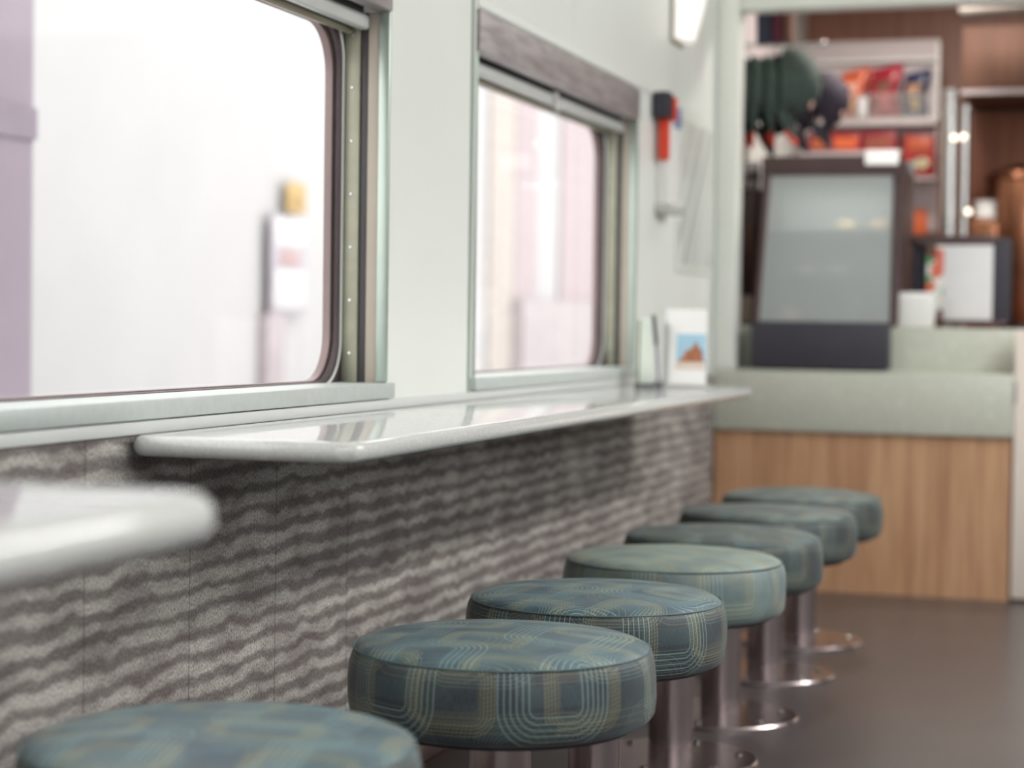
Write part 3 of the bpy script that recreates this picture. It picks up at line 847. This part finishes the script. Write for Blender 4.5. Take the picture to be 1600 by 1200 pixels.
# steel poles right of the board
def vpole(px, r, Y, z0, z1, label, m):
    p = PY(px, 300, Y); bm = L([(r, z0), (r, z1)], n=24, c=(p.x, Y, 0))
    e = empty('steel_post', (p.x, Y, z0)); tag(e, label, 'post', 'steel posts behind the counter')
    obj('tube', bm, m, e, world=True)
    for z in (z0, z1-.02): obj('collar', L([(r+.006, z), (r+.006, z+.018)], n=24, c=(p.x, Y, 0)), m, e, world=True)
vpole(1483, .026, 7.5, .868, PY(1483, 140, 7.5).z, 'wide bright steel post beside the snack board', M['steel2'])
vpole(1506, .018, 7.55, .868, PY(1506, 165, 7.55).z, 'thinner steel post with a round highlight, right of the wide one', M['steel2'])
M['bulb'] = emit('warm highlight', (1, .90, .72, 1), 2.5)  # glowing spheres stand in for out-of-focus highlights
for px, py, Y, lab in ((1491, 216, 7.40, 'small round glowing highlight on the wide steel post'), (1506, 214, 7.48, 'small round warm highlight on the thin steel post'), (1513, 331, 7.45, 'lowest small warm highlight beside the coffee urn')):
    p = PY(px, py, Y); bm = bmesh.new(); bmesh.ops.create_uvsphere(bm, u_segments=16, v_segments=10, radius=.011)
    bm.transform(Matrix.Translation(p)); e = empty('highlight_ball', p); tag(e, lab, 'lamp', 'glowing highlight spheres by the steel posts')
    obj('bulb', bm, M['bulb'], e, world=True)
    obj('stem', T([(p.x, p.y+.008, p.z), (p.x, p.y+.075, p.z)], .006), M['steel2'], e, world=True)

# upper cabinet and lower equipment at right
uc = empty('wall_cabinet', (PY(1560, 140, 7.6).x, 7.75, PY(1560, 142, 7.6).z)); tag(uc, 'warm veneer wall cabinet above the coffee corner', 'cabinet')
x0 = PY(1502, 90, 7.6).x; z0 = PY(1560, 142, 7.6).z; z1 = PY(1560, 38, 7.6).z
obj('body', B(x0, x0+.9, 7.62, 8.295, z0, z1, bev=.003), M['wood3'], uc, world=True)
for k in range(2):
    d = obj('door', B(x0+.006+.44*k, x0+.436+.44*k, 7.602, 7.62, z0+.01, z1-.008, bev=.003), M['wood3'], uc, world=True)
obj('bottom_rail', B(x0, x0+.9, 7.595, 7.62, z0-.012, z0+.006, bev=.002), M['board'], uc, world=True)
o = obj('coffee_shelf', B(x0+.02, x0+.9, 7.78, 8.295, .84, .867, bev=.003), M['wood2']); tag(o, 'reddish veneer shelf carrying the coffee urn', 'shelf')
p = PY(1580, 300, 7.7); ztop = PY(1580, 250, 7.7).z
cu = empty('coffee_urn', (p.x+.03, 7.98, .868)); tag(cu, 'copper toned coffee urn at the right edge of the galley', 'coffee urn')
obj('body', L([(.13, 0), (.14, .02), (.14, ztop-.868-.06), (.13, ztop-.868-.03), (.05, ztop-.868)], n=40), M['copper'], cu)
obj('rim', T([(.142*math.cos(2*math.pi*i/40), .142*math.sin(2*math.pi*i/40), ztop-.868-.05) for i in range(40)], .008, closed=True), M['copper'], cu)
obj('tap', T([(-.05, -.13, .07), (-.05, -.17, .07), (-.05, -.18, .05)], .009), M['steel2'], cu)
obj('base_ring', L([(.15, 0), (.15, .018)], n=40), M['blackp'], cu)
p = PY(1540, 330, 7.6)
o = obj('white_jug', L([(.030, -.035), (.040, -.02), (.036, .02), (.042, .038), (.038, .038), (.03, -.03)], n=28, c=(p.x, p.y, p.z)), M['white']); tag(o, 'small white jug on the machine left of the coffee urn', 'jug')
e = empty('coffee_grinder', (p.x, 7.6, .868)); tag(e, 'dark machine below the white jug, behind the menu display', 'coffee machine')
obj('body', B(p.x-.06, p.x+.05, 7.54, 7.72, .868, p.z-.0355, bev=.01), M['copper'], e, world=True)
obj('chute', T([(p.x-.01, 7.53, .98), (p.x-.01, 7.50, .95)], .02), M['copper'], e, world=True)
o = obj('back_counter', B(-1.29, x0+.9, 7.45, 7.77, .80, .8675, bev=.003), M['wood2']); tag(o, 'reddish veneer back counter below the snack board', 'counter')
M['panelred'] = wood('red brown panel', C3(150, 90, 68), C3(178, 114, 84))
o = obj('splash_panel', B(x0+.0, x0+.9, 8.27, 8.295, .87, z0-.014), M['panelred']); tag(o, 'red brown panel behind the coffee urn', 'panel')

# galley ceiling lamp (warm) – round fitting, its reflection at top right is the tube below
e = empty('galley_light', (-.62, 7.05, CEIL-.06)); tag(e, 'round warm ceiling light of the galley', 'ceiling light')
obj('housing', L([(.16, .03), (.16, .058)], n=40), M['white'], e)
obj('diffuser', L([(.05, -.01), (.13, .0), (.15, .03)], n=40), emit('galley diffuser', (1, .88, .72, 1), 3), e)
ld = bpy.data.lights.new('galley_bulb', 'AREA'); ld.shape = 'DISK'; ld.size = .28; ld.energy = 17; ld.color = (1, .92, .84)
lo = bpy.data.objects.new('galley_bulb', ld); COL.objects.link(lo); lo.parent = e; lo.location = (0, 0, -.015)
o = obj('ceiling_glare', T([PY(1500, 22, 7.3)+Vector((0, 0, .02)), PY(1600, 14, 7.3)+Vector((0, 0, .02)), PY(1750, 8, 7.3)+Vector((0, 0, .02))], .035, n=20), mat('duct grey', C3(140, 132, 126), .6)); tag(o, 'tube standing in for the duct under the galley ceiling at top right', 'glare')  # tube put in place of the ceiling light's reflection

# ------------------------------------------------------------------ caps on the rail
YK = 6.72
M['capgreen'] = mat('dark green cloth', C3(62, 75, 70), .85, vary=.12, scale=30)
M['capdark'] = mat('aubergine cloth', C3(54, 46, 60), .85, vary=.12, scale=30)
M['visord'] = mat('navy visor', C3(48, 48, 60), .7)
def make_cap(m, vm, trim, label, grp):
    e = empty('baseball_cap', (0, 0, 0)); tag(e, label, 'cap', grp)
    rings = []
    for k in range(10):
        a = R(88*k/9.0); c = math.cos(a)
        rings.append([(.105*math.sin(a), .088*c*math.cos(t), .100*c*math.sin(t)*(1.0 if math.sin(t) < 0 else 1.04)) for t in [2*math.pi*j/32 for j in range(32)]])
    bm = bmesh.new(); loft(bm, rings, cap0=False)
    inner = [[(x*.93, y*.95, z*.95) for x, y, z in r_] for r_ in rings]; loft(bm, inner, cap0=False)
    cr = obj('crown', bm, m, e)
    # visor: curved plate pointing down from the rim
    bm = bmesh.new(); g = []
    for i in range(13):
        t = -1+2*i/12; y = .072*t; row = []
        for k in range(6):
            s = k/5; z = -.100*math.sqrt(max(0, 1-(y/.088)**2))-.075*s*math.sqrt(max(0, 1-t*t*.97))
            x = -.004-.03*t*t-.012*s
            row.append((x, y, z))
        g.append(row)
    rings2 = [[(x, y, z) for x, y, z in r_]+[(x-.003, y, z) for x, y, z in r_[::-1]] for r_ in g]
    loft(bm, rings2)
    vi = obj('visor', bm, vm, e)
    if trim:
        obj('visor_trim', T([(q[5][0]-.0015, q[5][1], q[5][2]) for q in g[2:11]], .0065, n=8), M['red'], vi)
    bm = bmesh.new(); bmesh.ops.create_uvsphere(bm, u_segments=10, v_segments=6, radius=.008); bm.transform(Matrix.Translation((.106, 0, 0)))
    obj('button', bm, m, cr)
    bm = bmesh.new(); lathe(bm, [(.014, 0), (.014, .004), (.008, .006)], n=16); bm.transform(Matrix.Translation((.062, -.02, -.079)) @ Matrix.Rotation(R(125), 4, 'Y'))
    obj('emblem', bm, mat('pale emblem', C3(206, 170, 160), .6), cr)
    return e
rail_z = PY(1210, 70, YK).z
rl = empty('hanging_rail', (-1.29, YK, rail_z)); tag(rl, 'thin steel rail holding the caps above the display cabinet', 'rail')
obj('rod', T([(-1.298, YK, rail_z), (PY(1286, 66, YK).x, YK, rail_z)], .005), M['steel2'], rl, world=True)
pe = PY(1280, 66, YK); bm = bmesh.new(); bmesh.ops.create_uvsphere(bm, u_segments=14, v_segments=8, radius=.012); bm.transform(Matrix.Translation((pe.x+.012, YK, rail_z)))
obj('end_knob', bm, M['steel2'], rl, world=True)
obj('rail_hanger', T([(pe.x-.12, YK, rail_z), (pe.x-.12, YK, CEIL-.001)], .004), M['steel2'], rl, world=True)
gcap = make_cap(M['capgreen'], M['capgreen'], True, '', 'dark green caps hanging in a row')
pos = [(1146, 140, -8), (1168, 140, -6), (1190, 140, -4), (1212, 138, 2), (1236, 130, 10)]
labs = ['dark green cap at the left end of the row, against the post', 'dark green cap second from the left in the hanging row', 'dark green cap in the middle of the hanging row', 'dark green cap fourth from the left in the hanging row', 'dark green cap at the right end of the row, its round crown showing']
for i, ((px, py, rot), lab) in enumerate(zip(pos, labs)):
    c = gcap if i == 0 else copy_tree(gcap)
    p = PY(px, py, YK+.01*i); c.location = p; c.rotation_euler = (0, -R(rot), R(22 if i < 4 else -8)); c['label'] = lab
    c.scale = (1, 1, 1.12) if i < 4 else (1.0, 1, 1.18)
dcap = make_cap(M['capdark'], M['visord'], False, '', 'aubergine caps behind the green ones')
for i, (px, py, rot, lab) in enumerate(((1282, 158, 20, 'aubergine cap farthest right behind the green caps'), (1240, 166, 24, 'aubergine cap hanging lowest under the green caps'), (1206, 168, 8, 'aubergine cap lowest on the left above the display cabinet'))):
    c = dcap if i == 0 else copy_tree(dcap)
    p = PY(px, py, YK+.20); c.location = p; c.rotation_euler = (0, -R(rot), R(-10)); c['label'] = lab
    c.scale = (1.0, 1, 1.0)
# hanging cloth strips above
for i, (p0, p1, c, lab) in enumerate(((1187, 1210, C3(50, 54, 74), 'dark navy cloth strip hanging above the caps'), (1211, 1227, C3(92, 40, 58), 'maroon cloth strip hanging right of the navy one'), (1230, 1243, C3(120, 84, 72), 'narrow brown cloth strip hanging right of the maroon one'))):
    x0c, x1c = PY(p0, 30, YK+.04).x, PY(p1, 30, YK+.04).x; zlo = rail_z+.004
    rings = []
    for k in range(9):
        z = zlo+(CEIL-.002-zlo)*k/8
        o_ = rr(x0c, x1c, YK-.02, YK+.02, .008, n=3)
        rings.append([(x+.003*math.sin(6*k), y+.004*math.sin(5*x*60+k), z) for x, y in o_])
    bm = bmesh.new(); loft(bm, rings)
    o = obj('cloth_strip', bm, mat('cloth %d' % i, c, .8, vary=.15, scale=40)); tag(o, lab, 'cloth', 'cloth strips hanging above the caps')
# kitchen left side wall items
o = obj('wall_notice', B(WX+.001, WX+.006, 6.62, 7.6, PX_(1165, 75, WX).z-.02, 2.15, bev=.001), M['board']); tag(o, 'pale lilac notice on the galley side wall above the caps', 'notice')
zc1 = PY(1165, 290, 6.62).z
o = empty('side_cabinet', (-1.24, 6.9, .868)); tag(o, 'dark brown side cabinet left of the food display cabinet', 'cabinet')
xr = PY(1181, 400, 6.72).x
obj('body', B(WX+.006, xr, 6.72, 7.4, .868, zc1, bev=.004), M['brownmetal'], o, world=True)
obj('handle', T([(xr-.02, 6.712, 1.0), (xr-.02, 6.704, 1.02), (xr-.02, 6.704, 1.2), (xr-.02, 6.712, 1.22)], .004), M['copper'], o, world=True)
p0 = PY(1152, 282, 6.75)
e = empty('snack_tin', (xr-.03, 6.80, zc1)); tag(e, 'pale pink tin standing on the dark side cabinet', 'tin')
obj('body', L([(.024, 0), (.026, .004), (.026, .09), (.022, .095)], n=24), M['board'], e)
obj('label_band', L([(.0265, .03), (.0265, .055)], n=24), M['brownmetal'], e)
o = obj('beige_pouch', B(PY(1150, 480, 6.6).x, PY(1176, 480, 6.6).x, 6.60, 6.68, .868, PY(1165, 462, 6.6).z, bev=.014), mat('beige pouch', C3(150, 136, 122), .7)); tag(o, 'beige pouch on the counter beside the display cabinet', 'pouch')
# galley wood side of the wall behind the opening
struct('trim_4', B(WX, WX+.006, YE+.12, 8.29, .87, 1.22), M['wood2'], 'reddish veneer lining on the galley side wall')

# ------------------------------------------------------------------ outdoors
XO = -4.6
o = obj('platform', B(-14, -1.75, -6, 40, -.5, -.35), M['extw']); tag(o, 'pale station platform outside the windows', 'platform', kind='structure')
st = empty('station_building', (XO-1, 15, -.35)); tag(st, 'pale station building outside the train windows', 'building', kind='structure')
obj('facade', B(XO-2, XO, 3, 30, -.35, 4.0), M['extw'], st, world=True)
cs = [C3(166, 154, 157), C3(174, 167, 161)]
for k, (pa, pb, q) in enumerate(((800, 834, 0), (872, 925, 0), (760, 798, 1))):
    ya, yb = PX_(pa, 400, XO).y, PX_(pb, 400, XO).y
    obj('facade_panel', B(XO, XO+.03, ya, yb, -.35, 3.2), mat('facade tone %d' % k, cs[q], .8), st, world=True)
ya, yb = PX_(795, 400, XO).y, PX_(935, 400, XO).y
obj('plinth', B(XO, XO+.12, ya, yb, -.35, PX_(850, 470, XO).z), mat('plinth tone', C3(170, 162, 164), .8), st, world=True)
# mauve pier at the left
y2 = PX_(53, 300, -3.2).y
pr = empty('platform_pier', (-3.3, y2-.4, -.35)); tag(pr, 'mauve grey pier outside at the left edge of the near window', 'pier', kind='structure')
obj('pier', B(-3.45, -3.2, y2-.8, y2, -.35, 4.0, bev=.01), M['extp'], pr, world=True)
obj('band', B(-3.455, -3.19, y2-.805, y2+.002, PX_(30, 215, -3.2).z, PX_(30, 165, -3.2).z), mat('pier band', C3(142, 131, 143), .8), pr, world=True)
# sign and notice case
XS = XO+.06
def sx(px0, px1, py0, py1, X, th, m, nm, par):
    a_, b_ = PX_(px0, (py0+py1)/2, X), PX_(px1, (py0+py1)/2, X); c_, d_ = PX_((px0+px1)/2, py0, X), PX_((px0+px1)/2, py1, X)
    return obj(nm, B(X-th, X, a_.y, b_.y, d_.z, c_.z, bev=.003), m, par, world=True)
sg = empty('yellow_sign', PX_(464, 310, XS)); tag(sg, 'small yellow sign on the station wall outside', 'sign')
sx(450, 479, 286, 334, XS, .012, mat('sign yellow', C3(176, 148, 92), .6), 'sign_plate', sg)
sx(459, 470, 306, 326, XS+.003, .003, mat('sign mark', C3(150, 120, 72), .6), 'symbol', sg)
nc = empty('notice_case', PX_(452, 490, XS)); tag(nc, 'white notice case with two posters on the station wall outside', 'notice case')
sx(424, 480, 338, 490, XS, .015, mat('case lilac', C3(164, 159, 167), .6), 'case', nc)
sx(429, 478, 342, 386, XS+.004, .004, mat('poster white', C3(190, 190, 192), .6), 'poster_sheet', nc)
sx(438, 468, 392, 416, XS+.004, .004, mat('poster pink', C3(164, 138, 136), .6), 'poster_picture', nc)
sx(429, 478, 422, 482, XS+.004, .004, mat('poster white', C3(190, 190, 192), .6), 'poster_sheet', nc)
sx(418, 446, 490, 640, XS, .06, mat('case leg', C3(160, 150, 155), .6), 'leg', nc)
